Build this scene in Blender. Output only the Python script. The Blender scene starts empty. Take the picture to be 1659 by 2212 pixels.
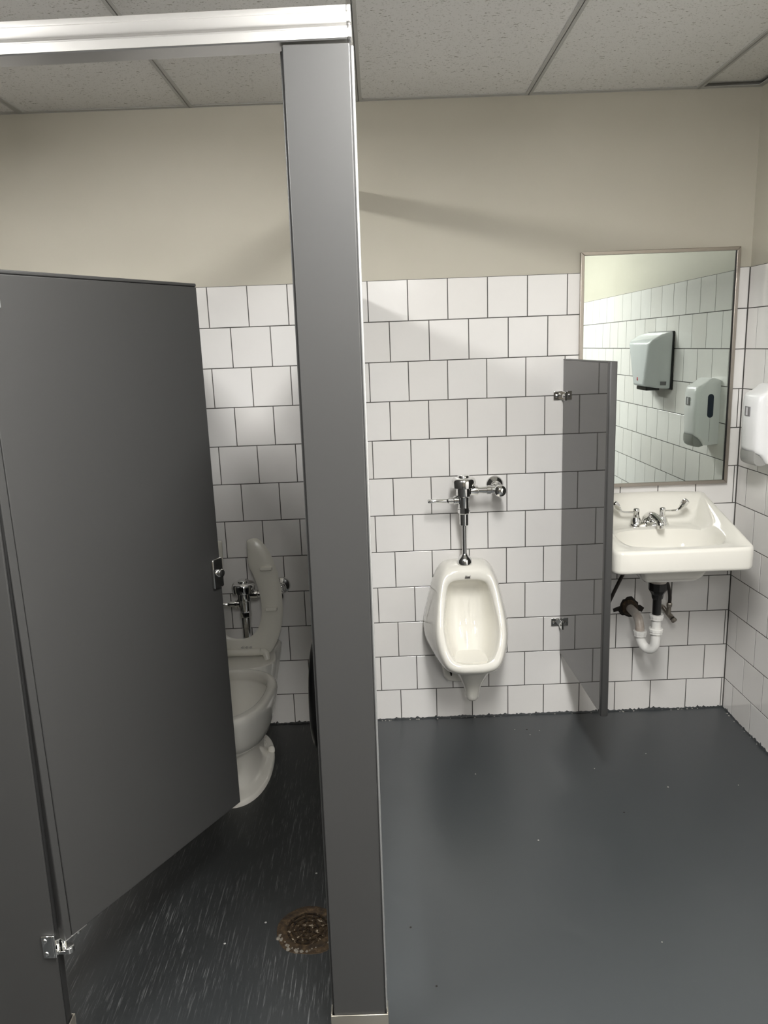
import bpy, bmesh, math, random
from mathutils import Vector, Matrix
random.seed(7)
sc = bpy.context.scene
col = sc.collection

# ------------------------------------------------------------------ camera
F_PX, W_PX, H_PX = 1633.77, 1659.0, 2212.0
RIGHT = (0.99928, -0.00962, -0.03671)
DOWN = (-0.03791, -0.21263, -0.97640)
FWD = (0.00159, 0.97709, -0.21284)
cam = bpy.data.cameras.new('camera')
cam.sensor_fit = 'VERTICAL'
cam.sensor_height = 36.0
cam.lens = F_PX / H_PX * 36.0
cam.clip_start = 0.02
cam_o = bpy.data.objects.new('camera', cam)
col.objects.link(cam_o)
r, d, f = Vector(RIGHT).normalized(), Vector(DOWN), Vector(FWD).normalized()
d = f.cross(r).normalized()
cam_o.matrix_world = Matrix(((r.x, -d.x, -f.x, 0.0269), (r.y, -d.y, -f.y, -2.9886), (r.z, -d.z, -f.z, 1.5656), (0, 0, 0, 1)))
sc.camera = cam_o

# ------------------------------------------------------------------ world, exposure, lamp strengths
world = bpy.data.worlds.new('world')
sc.world = world
world.use_nodes = True
world.node_tree.nodes['Background'].inputs[0].default_value = (0.6, 0.62, 0.6, 1)
world.node_tree.nodes['Background'].inputs[1].default_value = 0.05
sc.view_settings.view_transform = 'Standard'
sc.view_settings.look = 'None'
sc.view_settings.gamma = 1.0
sc.view_settings.use_curve_mapping = False
sc.view_settings.exposure = 0.12
LAMP_MAIN = 80.0        # wrap-around fixture over the open floor
LAMP_STALL = 64.0       # wrap-around fixture over the neighbouring stall
LAMP_FILL = 58.0        # unseen fill fixture added behind the photographer to lift the low walls
LAMP_COLOR = (1.0, 0.99, 0.965)

# ------------------------------------------------------------------ dimensions
P = 0.1524              # tile pitch
TOP = 1.8128            # top of the tiling
CEIL = 2.437
XR = 1.4553             # tiled face of the right wall
XL = -3.05
YF = -6.05              # wall behind the photographer

# ------------------------------------------------------------------ materials
MATS = {}


def mat(name, color, rough=0.5, metal=0.0, spec=0.5, coat=0.0, emit=None, emit_s=0.0):
    m = bpy.data.materials.new(name)
    m.use_nodes = True
    b = m.node_tree.nodes['Principled BSDF']
    b.inputs['Base Color'].default_value = (*color, 1)
    b.inputs['Roughness'].default_value = rough
    b.inputs['Metallic'].default_value = metal
    b.inputs['Specular IOR Level'].default_value = spec
    b.inputs['Coat Weight'].default_value = coat
    b.inputs['Coat Roughness'].default_value = 0.05
    if emit:
        b.inputs['Emission Color'].default_value = (*emit, 1)
        b.inputs['Emission Strength'].default_value = emit_s
    MATS[name] = m
    return m


class NT:
    def __init__(s, m):
        s.t = m.node_tree
        s.b = m.node_tree.nodes['Principled BSDF']

    def n(s, kind, **kw):
        nd = s.t.nodes.new(kind)
        for k, v in kw.items():
            if k.startswith('i_'):
                nd.inputs[k[2:].replace('_', ' ')].default_value = v
            else:
                setattr(nd, k, v)
        return nd

    def l(s, a, b):
        s.t.links.new(a, b)

    def coord(s, scale=(1, 1, 1), rot=(0, 0, 0), world=True):
        g = s.n('ShaderNodeNewGeometry') if world else s.n('ShaderNodeTexCoord')
        mp = s.n('ShaderNodeMapping')
        mp.inputs['Scale'].default_value = scale
        mp.inputs['Rotation'].default_value = rot
        s.l(g.outputs['Position'] if world else g.outputs['Object'], mp.inputs['Vector'])
        return mp.outputs['Vector']

    def noise(s, vec, scale, detail=3, rough=0.5, dist=0.0):
        nd = s.n('ShaderNodeTexNoise')
        nd.inputs['Scale'].default_value = scale
        nd.inputs['Detail'].default_value = detail
        nd.inputs['Roughness'].default_value = rough
        nd.inputs['Distortion'].default_value = dist
        s.l(vec, nd.inputs['Vector'])
        return nd.outputs['Fac']

    def ramp(s, fac, stops):
        nd = s.n('ShaderNodeValToRGB')
        e = nd.color_ramp.elements
        while len(e) < len(stops):
            e.new(0.5)
        for i, (p, c) in enumerate(stops):
            e[i].position = p
            e[i].color = (*c, 1) if len(c) == 3 else c
        s.l(fac, nd.inputs['Fac'])
        return nd.outputs['Color']

    def mix(s, fac, a, b, mode='MIX'):
        nd = s.n('ShaderNodeMix', data_type='RGBA', blend_type=mode)
        for v, i in ((fac, 0), (a, 6), (b, 7)):
            if hasattr(v, 'is_linked') or hasattr(v, 'links'):
                s.l(v, nd.inputs[i])
            else:
                nd.inputs[i].default_value = v if i == 0 else (*v, 1)
        return nd.outputs[2]

    def math(s, op, a, b=0.0):
        nd = s.n('ShaderNodeMath', operation=op)
        for v, i in ((a, 0), (b, 1)):
            if hasattr(v, 'links'):
                s.l(v, nd.inputs[i])
            else:
                nd.inputs[i].default_value = v
        return nd.outputs[0]

    def bump(s, h, strength=0.2, dist=0.001):
        nd = s.n('ShaderNodeBump')
        nd.inputs['Strength'].default_value = strength
        nd.inputs['Distance'].default_value = dist
        s.l(h, nd.inputs['Height'])
        s.l(nd.outputs['Normal'], s.b.inputs['Normal'])


def g3(v):
    return (v, v, v)


# glazed tile: small per-tile tint, faint waviness
m = mat('tile_glaze', (0.80, 0.775, 0.745), 0.13)
k = NT(m)
oi = k.n('ShaderNodeObjectInfo')
v = k.coord()
c = k.ramp(oi.outputs['Random'], [(0.0, (0.785, 0.765, 0.74)), (0.5, (0.805, 0.788, 0.768)), (1.0, (0.825, 0.812, 0.795))])
sp = k.ramp(k.noise(v, 9, 4, 0.7), [(0.0, g3(0.965)), (0.55, g3(1.0))])
k.l(k.mix(1.0, c, sp, 'MULTIPLY'), k.b.inputs['Base Color'])
k.bump(k.noise(v, 14, 2), 0.12, 0.004)
# grout
m = mat('grout', (0.13, 0.125, 0.115), 0.9)
k = NT(m)
v = k.coord()
k.l(k.ramp(k.noise(v, 6, 3), [(0.3, (0.055, 0.052, 0.048)), (0.7, (0.125, 0.12, 0.11))]), k.b.inputs['Base Color'])
# wall paint
m = mat('wall_paint', (0.50, 0.455, 0.37), 0.62)
k = NT(m)
v = k.coord()
k.l(k.ramp(k.noise(v, 3.0, 3), [(0.25, (0.468, 0.442, 0.367)), (0.75, (0.498, 0.472, 0.397))]), k.b.inputs['Base Color'])
k.bump(k.noise(v, 350, 2), 0.15, 0.0006)
# painted and tiled surface for the walls behind the photographer
m = mat('far_wall', (0.5, 0.46, 0.37), 0.4)
k = NT(m)
g = k.n('ShaderNodeNewGeometry')
s_ = k.n('ShaderNodeSeparateXYZ')
k.l(g.outputs['Position'], s_.inputs[0])
cb = k.n('ShaderNodeCombineXYZ')
k.l(k.math('ADD', s_.outputs[0], s_.outputs[1]), cb.inputs[0])
k.l(s_.outputs[2], cb.inputs[1])
br = k.n('ShaderNodeTexBrick')
k.l(cb.outputs[0], br.inputs['Vector'])
br.inputs['Scale'].default_value = 1.0
br.inputs['Brick Width'].default_value = P
br.inputs['Row Height'].default_value = P
br.inputs['Mortar Size'].default_value = 0.0015
br.inputs['Color1'].default_value = (0.79, 0.765, 0.735, 1)
br.inputs['Color2'].default_value = (0.81, 0.785, 0.755, 1)
br.inputs['Mortar'].default_value = (0.15, 0.14, 0.13, 1)
k.l(k.mix(k.math('GREATER_THAN', s_.outputs[2], 0.0), br.outputs['Color'], (0.22, 0.20, 0.165)), k.b.inputs['Base Color'])
# painted floor: slate grey, worn streaks where the stall is
m = mat('floor_paint', (0.045, 0.050, 0.053), 0.34)
k = NT(m)
v = k.coord()
g = k.n('ShaderNodeNewGeometry')
s_ = k.n('ShaderNodeSeparateXYZ')
k.l(g.outputs['Position'], s_.inputs[0])
base = k.ramp(k.noise(v, 2.2, 4, 0.6), [(0.2, (0.042, 0.047, 0.050)), (0.8, (0.047, 0.052, 0.055))])
vs = k.coord((190, 8, 1), (0, 0, math.radians(7)))
vs2 = k.coord((210, 9, 1), (0, 0, math.radians(-13)))
st = k.math('MAXIMUM', k.ramp(k.noise(vs, 1.0, 6, 0.72), [(0.56, g3(0)), (0.76, g3(1))]), k.ramp(k.noise(vs2, 1.0, 5, 0.7), [(0.58, g3(0)), (0.80, g3(0.8))]))
patch = k.ramp(k.noise(v, 3.8, 4, 0.65, 0.6), [(0.36, g3(0.06)), (0.64, g3(1))])
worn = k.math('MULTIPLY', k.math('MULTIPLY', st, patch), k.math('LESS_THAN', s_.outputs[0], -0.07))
stall_base = k.mix(k.math('LESS_THAN', s_.outputs[0], -0.07), base, (0.021, 0.023, 0.024))  # base colour is darker on the stall side of the partition line
c1 = k.mix(k.math('MULTIPLY', worn, 0.9), stall_base, (0.36, 0.37, 0.37))
vo = k.n('ShaderNodeTexVoronoi')
vo.inputs['Scale'].default_value = 9.0
vo.inputs['Randomness'].default_value = 1.0
k.l(v, vo.inputs['Vector'])
wn = k.n('ShaderNodeTexWhiteNoise', noise_dimensions='3D')
k.l(vo.outputs['Position'], wn.inputs['Vector'])
chip = k.math('MULTIPLY', k.math('LESS_THAN', vo.outputs['Distance'], 0.028), k.math('GREATER_THAN', wn.outputs['Value'], 0.72))
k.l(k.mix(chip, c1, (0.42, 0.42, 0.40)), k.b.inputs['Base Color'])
k.bump(k.noise(v, 160, 2), 0.10, 0.0008)
# ceiling tile: pin-holed mineral fibre
m = mat('ceiling_fibre', (0.84, 0.83, 0.805), 0.95, spec=0.1)
k = NT(m)
v = k.coord()
va = k.coord((75, 140, 40))
vb = k.coord((190, 190, 190))
hole = k.ramp(k.noise(va, 1.0, 2, 0.6), [(0.30, g3(0)), (0.36, g3(1))])
hole2 = k.ramp(k.noise(vb, 1.0, 2, 0.5), [(0.30, g3(0.55)), (0.40, g3(1))])
hh = k.math('MULTIPLY', hole, hole2)
k.l(k.mix(hh, (0.40, 0.38, 0.34), (0.84, 0.83, 0.805)), k.b.inputs['Base Color'])
k.bump(hh, 0.5, 0.002)
mat('tee_white', (0.50, 0.495, 0.475), 0.45)
# stall laminate / enamelled steel
m = mat('stall_grey', (0.055, 0.0546, 0.0536), 0.40, spec=0.45)
k = NT(m)
k.bump(k.noise(k.coord(), 260, 2), 0.05, 0.0005)
m = mat('divider_grey', (0.052, 0.051, 0.048), 0.03, spec=0.42)
k = NT(m)
v = k.coord()
k.bump(k.noise(v, 5, 2), 0.03, 0.004)
mat('seam_dark', (0.02, 0.02, 0.02), 0.6)
mat('aluminium', (0.70, 0.69, 0.675), 0.38, 0.95)
mat('channel_metal', (0.55, 0.55, 0.54), 0.33, 0.7)
mat('shoe_steel', (0.46, 0.43, 0.37), 0.32, 0.8)
mat('chrome', (0.82, 0.82, 0.81), 0.05, 1.0)
mat('satin_steel', (0.44, 0.40, 0.355), 0.34, 1.0)
mat('porcelain', (0.82, 0.80, 0.735), 0.06, spec=0.5, coat=0.25)
mat('seat_plastic', (0.74, 0.72, 0.64), 0.25)
mat('white_plastic', (0.80, 0.80, 0.80), 0.28)
mat('pvc_white', (0.80, 0.79, 0.76), 0.22)
m = mat('pvc_stained', (0.62, 0.57, 0.52), 0.35)
k = NT(m)
v = k.coord()
k.l(k.ramp(k.noise(v, 18, 4), [(0.35, (0.40, 0.33, 0.28)), (0.6, (0.62, 0.58, 0.53))]), k.b.inputs['Base Color'])
mat('dryer_white', (0.74, 0.77, 0.78), 0.16)
mat('lever_grey', (0.30, 0.30, 0.285), 0.3)
mat('badge_grey', (0.20, 0.195, 0.20), 0.25)
mat('badge_light', (0.55, 0.54, 0.56), 0.3)
mat('window_navy', (0.012, 0.022, 0.045), 0.12)
mat('black_plastic', (0.012, 0.012, 0.012), 0.28)
mat('rubber_black', (0.02, 0.018, 0.016), 0.45)
mat('braid_dark', (0.035, 0.03, 0.026), 0.4, 0.3)
mat('valve_brass', (0.33, 0.30, 0.26), 0.38, 0.85)
mat('mirror_silver', (0.72, 0.775, 0.735), 0.0, 1.0)
mat('logo_ink', (0.06, 0.055, 0.05), 0.5)
mat('logo_red', (0.55, 0.03, 0.05), 0.4)
m = mat('rust', (0.10, 0.05, 0.02), 0.7)
k = NT(m)
v = k.coord()
k.l(k.ramp(k.noise(v, 55, 5, 0.7), [(0.32, (0.010, 0.006, 0.003)), (0.55, (0.045, 0.026, 0.010)), (0.80, (0.16, 0.11, 0.06))]), k.b.inputs['Base Color'])
k.bump(k.noise(v, 120, 3), 0.6, 0.002)
m = mat('rust_grate', (0.10, 0.05, 0.02), 0.45, 0.35)
k = NT(m)
v = k.coord()
k.l(k.ramp(k.noise(v, 75, 5, 0.7), [(0.40, (0.010, 0.006, 0.004)), (0.57, (0.05, 0.030, 0.013)), (0.66, (0.55, 0.48, 0.38))]), k.b.inputs['Base Color'])
m = mat('putty_worn', (0.40, 0.38, 0.35), 0.8)
mat('lamp_lens', (0.9, 0.9, 0.88), 0.4, emit=LAMP_COLOR, emit_s=LAMP_MAIN)
mat('lamp_lens_left', (0.9, 0.9, 0.88), 0.4, emit=LAMP_COLOR, emit_s=LAMP_STALL)
mat('lamp_lens_fill', (0.9, 0.9, 0.88), 0.4, emit=LAMP_COLOR, emit_s=LAMP_FILL)
mat('lamp_side_fill', (0.9, 0.9, 0.88), 0.4, emit=LAMP_COLOR, emit_s=LAMP_FILL * 0.5)
mat('lamp_side', (0.9, 0.9, 0.88), 0.4, emit=LAMP_COLOR, emit_s=LAMP_MAIN * 0.42)
mat('lamp_side_left', (0.9, 0.9, 0.88), 0.4, emit=LAMP_COLOR, emit_s=LAMP_STALL * 0.85)
mat('plenum_dark', (0.05, 0.05, 0.05), 0.9)
mat('crust_grey', (0.17, 0.155, 0.13), 0.85)
mat('hole_dark', (0.015, 0.012, 0.009), 0.9)

# ------------------------------------------------------------------ mesh helpers
ORIGIN = {}


class MB:
    def __init__(s):
        s.v, s.f, s.mi = [], [], []

    def box(s, x0, x1, y0, y1, z0, z1, m=0):
        i = len(s.v)
        s.v += [(x0, y0, z0), (x1, y0, z0), (x1, y1, z0), (x0, y1, z0), (x0, y0, z1), (x1, y0, z1), (x1, y1, z1), (x0, y1, z1)]
        s.f += [tuple(i + q for q in t) for t in ((3, 2, 1, 0), (4, 5, 6, 7), (0, 1, 5, 4), (1, 2, 6, 5), (2, 3, 7, 6), (3, 0, 4, 7))]
        s.mi += [m] * 6
        return s

    def loft(s, rings, cap0=True, cap1=True, closed=True, m=0):
        n = len(rings[0])
        i = len(s.v)
        for rg in rings:
            s.v += [tuple(p) for p in rg]
        for a in range(len(rings) - 1):
            for b in range(n if closed else n - 1):
                c = (b + 1) % n
                s.f.append((i + a * n + b, i + a * n + c, i + (a + 1) * n + c, i + (a + 1) * n + b))
                s.mi.append(m)
        if cap0:
            s.f.append(tuple(i + q for q in reversed(range(n))))
            s.mi.append(m)
        if cap1:
            s.f.append(tuple(i + (len(rings) - 1) * n + q for q in range(n)))
            s.mi.append(m)
        return s

    def lathe(s, base, axis, prof, n=24, m=0):
        """prof: (distance along axis, radius)"""
        ax = Vector(axis).normalized()
        u = ax.orthogonal().normalized()
        w = ax.cross(u)
        b = Vector(base)
        rings = []
        for h, r_ in prof:
            rings.append([b + ax * h + (u * math.cos(t) + w * math.sin(t)) * max(r_, 1e-5) for t in (2 * math.pi * q / n for q in range(n))])
        return s.loft(rings, m=m)

    def cyl(s, p0, p1, r0, r1=None, n=20, m=0):
        p0, p1 = Vector(p0), Vector(p1)
        return s.lathe(p0, p1 - p0, [(0, r0), ((p1 - p0).length, r0 if r1 is None else r1)], n, m)

    def tube(s, pts, rad, n=14, m=0, flat=None):
        pts = [Vector(p) for p in pts]
        rads = rad if isinstance(rad, (list, tuple)) else [rad] * len(pts)
        rings = []
        t0 = (pts[1] - pts[0]).normalized()
        u = t0.orthogonal().normalized()
        for q, p in enumerate(pts):
            if q == 0:
                t = pts[1] - pts[0]
            elif q == len(pts) - 1:
                t = pts[-1] - pts[-2]
            else:
                t = pts[q + 1] - pts[q - 1]
            t.normalize()
            u = (u - t * u.dot(t)).normalized()
            w = t.cross(u)
            rings.append([p + (u * math.cos(a) + w * math.sin(a)) * rads[q] for a in (2 * math.pi * b / n for b in range(n))])
        return s.loft(rings, m=m)

    def prism(s, poly, axis, a, b, m=0):
        """poly in the two remaining axes (order x,y,z without axis), extruded from a to b"""
        def put(p, h):
            q = list(p)
            q.insert(axis, h)
            return tuple(q)
        return s.loft([[put(p, a) for p in poly], [put(p, b) for p in poly]], m=m)


def spline(pts, sub=6):
    pts = [Vector(p) for p in pts]
    out = []
    for i in range(len(pts) - 1):
        p0 = pts[i - 1] if i else pts[i] * 2 - pts[i + 1]
        p1, p2 = pts[i], pts[i + 1]
        p3 = pts[i + 2] if i + 2 < len(pts) else p2 * 2 - p1
        for q in range(sub):
            t = q / sub
            out.append(0.5 * ((2 * p1) + (p2 - p0) * t + (2 * p0 - 5 * p1 + 4 * p2 - p3) * t * t + (3 * p1 - p0 - 3 * p2 + p3) * t ** 3))
    out.append(pts[-1])
    return out


def cspline(pts, sub=4):
    """closed Catmull-Rom through 2-D or 3-D points"""
    pts = [Vector(p) for p in pts]
    n = len(pts)
    out = []
    for i in range(n):
        p0, p1, p2, p3 = pts[i - 1], pts[i], pts[(i + 1) % n], pts[(i + 2) % n]
        for q in range(sub):
            t = q / sub
            out.append(0.5 * ((2 * p1) + (p2 - p0) * t + (2 * p0 - 5 * p1 + 4 * p2 - p3) * t * t + (3 * p1 - p0 - 3 * p2 + p3) * t ** 3))
    return out


def build(name, mb, mats, parent=None, bevel=0.0, seg=2, smooth=35, sub=0, local=False, fix=True):
    org = Vector((0, 0, 0)) if (parent is None or local) else ORIGIN.get(parent.name, Vector((0, 0, 0)))
    me = bpy.data.meshes.new(name)
    me.from_pydata([tuple(Vector(p) - org) for p in mb.v], [], mb.f)
    if not isinstance(mats, (list, tuple)):
        mats = [mats]
    for q in mats:
        me.materials.append(MATS[q])
    for p, q in zip(me.polygons, mb.mi):
        p.material_index = q
    if fix:
        bm = bmesh.new()
        bm.from_mesh(me)
        bmesh.ops.recalc_face_normals(bm, faces=bm.faces)
        bm.to_mesh(me)
        bm.free()
    if smooth:
        me.shade_smooth()
        if smooth < 180:
            me.set_sharp_from_angle(angle=math.radians(smooth))
    o = bpy.data.objects.new(name, me)
    col.objects.link(o)
    if parent is not None:
        o.parent = parent
        ORIGIN[o.name] = org
    if bevel:
        bv = o.modifiers.new('bevel', 'BEVEL')
        bv.width = bevel
        bv.segments = seg
        bv.limit_method = 'ANGLE'
        bv.angle_limit = math.radians(40)
        bv.harden_normals = False
        if smooth:
            me.set_sharp_from_angle(angle=math.radians(80))
    if sub:
        ss = o.modifiers.new('subdiv', 'SUBSURF')
        ss.levels = sub
        ss.render_levels = sub
    return o


def thing(name, label, cat, loc=(0, 0, 0), rot=None, group=None):
    o = bpy.data.objects.new(name, None)
    o.empty_display_size = 0.1
    col.objects.link(o)
    o.location = loc
    if rot:
        o.rotation_euler = rot
    o['label'] = label
    o['category'] = cat
    if group:
        o['group'] = group
    ORIGIN[o.name] = Vector(loc)
    return o


def struct(o):
    o['kind'] = 'structure'
    return o


# ------------------------------------------------------------------ room shell
b = MB().box(XL - 0.1, XR + 0.1, YF - 0.1, 0.1, -0.1, 0.0)
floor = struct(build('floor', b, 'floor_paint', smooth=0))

GR = 0.0011             # grout lies this far behind the tile face
b = MB().box(XL, XR + 0.1, GR, 0.12, 0.0, TOP, m=1)
b.box(XL, XR + 0.1, 0.0045, 0.12, TOP, 2.6, m=0)
wall_back = struct(build('wall_back', b, ['wall_paint', 'grout'], smooth=0))
b = MB().box(XR + GR, XR + 0.12, YF, 0.0, 0.0, TOP, m=1)
b.box(XR + 0.0045, XR + 0.12, YF, 0.0045, TOP, 2.6, m=0)
wall_right = struct(build('wall_right', b, ['wall_paint', 'grout'], smooth=0))
wall_left = struct(build('wall_left', MB().box(XL - 0.1, XL, YF, 0.12, 0, 2.6), 'far_wall', smooth=0))
wall_front = struct(build('wall_front', MB().box(XL - 0.1, XR + 0.12, YF - 0.1, YF, 0, 2.6), 'far_wall', smooth=0))


def tile_mesh(w, h, name='tile'):
    """front face towards -Y, pillowed edge"""
    e, t, dpt = 0.0012, 0.0, 0.006
    mb = MB()
    def rect(ix, y):
        return [(-w / 2 + ix, y, -h / 2 + ix), (w / 2 - ix, y, -h / 2 + ix), (w / 2 - ix, y, h / 2 - ix), (-w / 2 + ix, y, h / 2 - ix)]
    mb.loft([rect(0, dpt), rect(0, 0.0005), rect(e * 0.7, 0.0)], cap0=False)
    me = bpy.data.meshes.new(name)
    me.from_pydata(mb.v, [], mb.f)
    bm = bmesh.new()
    bm.from_mesh(me)
    bmesh.ops.recalc_face_normals(bm, faces=bm.faces)
    # open at the back: make sure the front faces -Y
    bm.faces.ensure_lookup_table()
    if bm.faces[-1].normal.y > 0:
        bmesh.ops.reverse_faces(bm, faces=bm.faces)
    bm.to_mesh(me)
    bm.free()
    me.materials.append(MATS['tile_glaze'])
    return me


TILE_CACHE = {}
JOINT = 0.0036


def put_tile(parent, wall, a0, a1, z0, z1):
    """wall 'b': a is X on the back wall; wall 'r': a is -Y on the right wall"""
    w, h = a1 - a0 - JOINT, z1 - z0 - JOINT
    if w < 0.004:
        return
    key = (round(w, 4), round(h, 4))
    if key not in TILE_CACHE:
        TILE_CACHE[key] = tile_mesh(w, h)
    o = bpy.data.objects.new('tile', TILE_CACHE[key])
    col.objects.link(o)
    ca, cz = (a0 + a1) / 2, (z0 + z1) / 2
    tx, tz = random.gauss(0, 0.0016), random.gauss(0, 0.0016)
    if wall == 'b':
        o.location = (ca, random.uniform(-0.0002, 0.0002), cz)
        o.rotation_euler = (tx, 0, tz)
    else:
        o.location = (XR + random.uniform(-0.0002, 0.0002), -ca, cz)
        o.rotation_euler = (tx, 0, -math.pi / 2 + tz)
    o.parent = parent


OFF = [0, .517, .965, .459, .97, .474, .964, .458, .961, .474, .957, .488]
BACK_L = -1.50          # tiles are laid as far as the neighbouring stall
for r_ in range(12):
    z1 = TOP - r_ * P
    z0 = max(TOP - (r_ + 1) * P, 0.0)
    js = []
    x = (OFF[r_] % 1.0) * P - 12 * P
    while x < XR:
        js.append(x)
        x += P
    js = [q for q in js if q > BACK_L + 0.02 and q < XR - 0.006]
    edges = [BACK_L + (0 if r_ % 2 else 0)] + js + [XR]
    for a0, a1 in zip(edges[:-1], edges[1:]):
        put_tile(wall_back, 'b', a0, a1, z0, z1)
PR = 0.1535
for r_ in range(12):
    z1 = TOP - r_ * P
    z0 = max(TOP - (r_ + 1) * P, 0.0)
    first = 0.160 if r_ % 2 == 0 else 0.081
    edges = [0.004]
    q = first
    while q < -YF - 0.25:
        edges.append(q)
        q += PR
    edges = edges[:25]
    for a0, a1 in zip(edges[:-1], edges[1:]):
        put_tile(wall_right, 'r', a0, a1, z0, z1)

# the tiling goes on out of the picture: plain joined tiles
field_b, field_r = MB(), MB()
for r_ in range(12):
    z1 = TOP - r_ * P - JOINT / 2
    z0 = max(TOP - (r_ + 1) * P, 0.0) + JOINT / 2
    x = BACK_L
    while x > XL + 0.01:
        x0 = max(x - (P if x < BACK_L or r_ % 2 else P / 2), XL)
        field_b.box(x0 + JOINT / 2, x - JOINT / 2, 0.0, 0.006, z0, z1)
        x = x0
    q = (0.160 if r_ % 2 == 0 else 0.081) + 23 * PR
    while q < -YF - 0.01:
        q1 = min(q + PR, -YF)
        field_r.box(XR, XR + 0.006, -q1 + JOINT / 2, -q - JOINT / 2, z0, z1)
        q = q1
for fld, wl in ((field_b, wall_back), (field_r, wall_right)):
    o = build('tile_field', fld, 'tile_glaze', wl, smooth=0)
    o['kind'] = 'stuff'

# floor paint lapped unevenly on to the tiles and chipped away
def paint_edge(along, n, a0, a1):
    mb = MB()
    pts = []
    for i in range(n + 1):
        a = a0 + (a1 - a0) * i / n
        h = 0.0035 + 0.004 * max(0, math.sin(a * 23) * math.sin(a * 7.1)) + random.uniform(0, 0.004)
        if random.random() < 0.12:
            h += random.uniform(0.002, 0.009)
        pts.append((a, h))
    for (p, hp), (q, hq) in zip(pts[:-1], pts[1:]):
        if along == 'x':
            ring = lambda a, h: [(a, 0.004, -0.001), (a, -0.0012 - 0.3 * h, -0.001), (a, -0.0012 - 0.25 * h, 0.0012), (a, -0.0011, h), (a, 0.004, h)]
        else:
            ring = lambda a, h: [(XR + 0.004, -a, -0.001), (XR - 0.0012 - 0.3 * h, -a, -0.001), (XR - 0.0012 - 0.25 * h, -a, 0.0012), (XR - 0.0011, -a, h), (XR + 0.004, -a, h)]
        mb.loft([ring(p, hp), ring(q, hq)], cap0=False, cap1=False)
    return mb


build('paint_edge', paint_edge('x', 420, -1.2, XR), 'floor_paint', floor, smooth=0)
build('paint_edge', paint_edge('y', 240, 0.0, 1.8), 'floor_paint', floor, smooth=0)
CHIPS = [(0.3348, -0.4459, 1), (1.0042, -0.5763, 1), (0.8033, -0.7142, 0), (0.4866, -0.8425, 1), (0.0602, -1.1939, 0), (0.1163, -1.3931, 0), (0.5387, -0.1263, 1), (0.5928, -0.1726, 1), (0.6371, -0.1417, 1), (0.5878, -0.1301, 0), (1.2525, -0.5815, 1), (0.7805, -0.4393, 1), (0.7227, -1.2805, 1)]
# bare mortar chips along the joint
mb = MB()
for i in range(70):
    if i < 46:
        x = random.choice([random.uniform(-0.02, 0.75), random.uniform(0.85, 1.44), random.uniform(-0.4, 1.4)])
        s_ = random.uniform(0.0015, 0.005)
        mb.lathe((x, -random.uniform(0.001, 0.010), -0.0005), (0, 0, 1), [(0, s_), (0.0018, s_ * 0.6)], 5)
    else:
        s_ = random.uniform(0.0015, 0.005)
        mb.lathe((XR - random.uniform(0.001, 0.010), -random.uniform(0.02, 1.2), -0.0005), (0, 0, 1), [(0, s_), (0.0018, s_ * 0.6)], 5)
for cx_, cy_, lt in CHIPS:
    s_ = random.uniform(0.0022, 0.0038)
    if lt:
        mb.lathe((cx_, cy_, -0.0004), (0, 0, 1), [(0, s_), (0.0016, s_ * 0.55)], 5)
mb2 = MB()
for cx_, cy_, lt in CHIPS:
    if not lt:
        s_ = random.uniform(0.003, 0.005)
        mb2.lathe((cx_, cy_, -0.0004), (0, 0, 1), [(0, s_), (0.0016, s_ * 0.55)], 5)
o = build('dirt_specks', mb2, 'hole_dark', floor, smooth=0)
o['kind'] = 'stuff'
o = build('mortar_chips', mb, 'putty_worn', floor, smooth=0)
o['kind'] = 'stuff'

# ------------------------------------------------------------------ suspended ceiling
ceiling = struct(build('ceiling', MB().box(XL - 0.1, XR + 0.1, YF - 0.1, 0.1, 2.50, 2.6), 'plenum_dark', smooth=0))
XT = [-3.048, -2.444, -1.834, -1.224, -0.616, -0.005, 0.610, 1.226]
YT = [0.0, -1.219, -2.438, -3.657, -4.876, -6.045]

xe = XT + [XR]
ye = YT + [YF]
for i in range(len(xe) - 1):
    for j in range(len(ye) - 1):
        x0, x1, y1, y0 = xe[i], xe[i + 1], ye[j], ye[j + 1]
        if y1 - y0 < 0.05:
            continue
        mb = MB().box(x0 + 0.006, x1 - 0.004, y0 + 0.005, y1 - 0.005, CEIL + 0.003, CEIL + 0.019)
        o = build('ceiling_tile', mb, 'ceiling_fibre', ceiling, smooth=0)
        if i == len(xe) - 2 and j == 0:      # the corner tile sits high at the wall
            for vtx in o.data.vertices:
                if vtx.co.y > -0.1:
                    vtx.co.z += 0.012
for x in XT[1:]:
    build('tee_bar', MB().box(x - 0.012, x + 0.012, YF, 0.004, CEIL, CEIL + 0.0025).box(x - 0.001, x + 0.001, YF, 0.004, CEIL, CEIL + 0.035), 'tee_white', ceiling, smooth=0)
for y in YT[1:]:
    for a, c in zip(xe[:-1], xe[1:]):
        build('cross_tee', MB().box(a + 0.012, c - 0.012, y - 0.012, y + 0.012, CEIL + 0.0005, CEIL + 0.003).box(a + 0.012, c - 0.012, y - 0.001, y + 0.001, CEIL, CEIL + 0.03), 'tee_white', ceiling, smooth=0)
build('wall_angle', MB().box(XL, XR + 0.004, -0.017, 0.004, CEIL + 0.0004, CEIL + 0.0022).box(XL, XR + 0.004, 0.0025, 0.0045, CEIL, CEIL + 0.022), 'tee_white', ceiling, smooth=0)
build('wall_angle', MB().box(XR - 0.017, XR + 0.004, YF, -0.017, CEIL + 0.0004, CEIL + 0.0022).box(XR + 0.0025, XR + 0.0045, YF, 0, CEIL, CEIL + 0.022), 'tee_white', ceiling, smooth=0)

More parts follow.
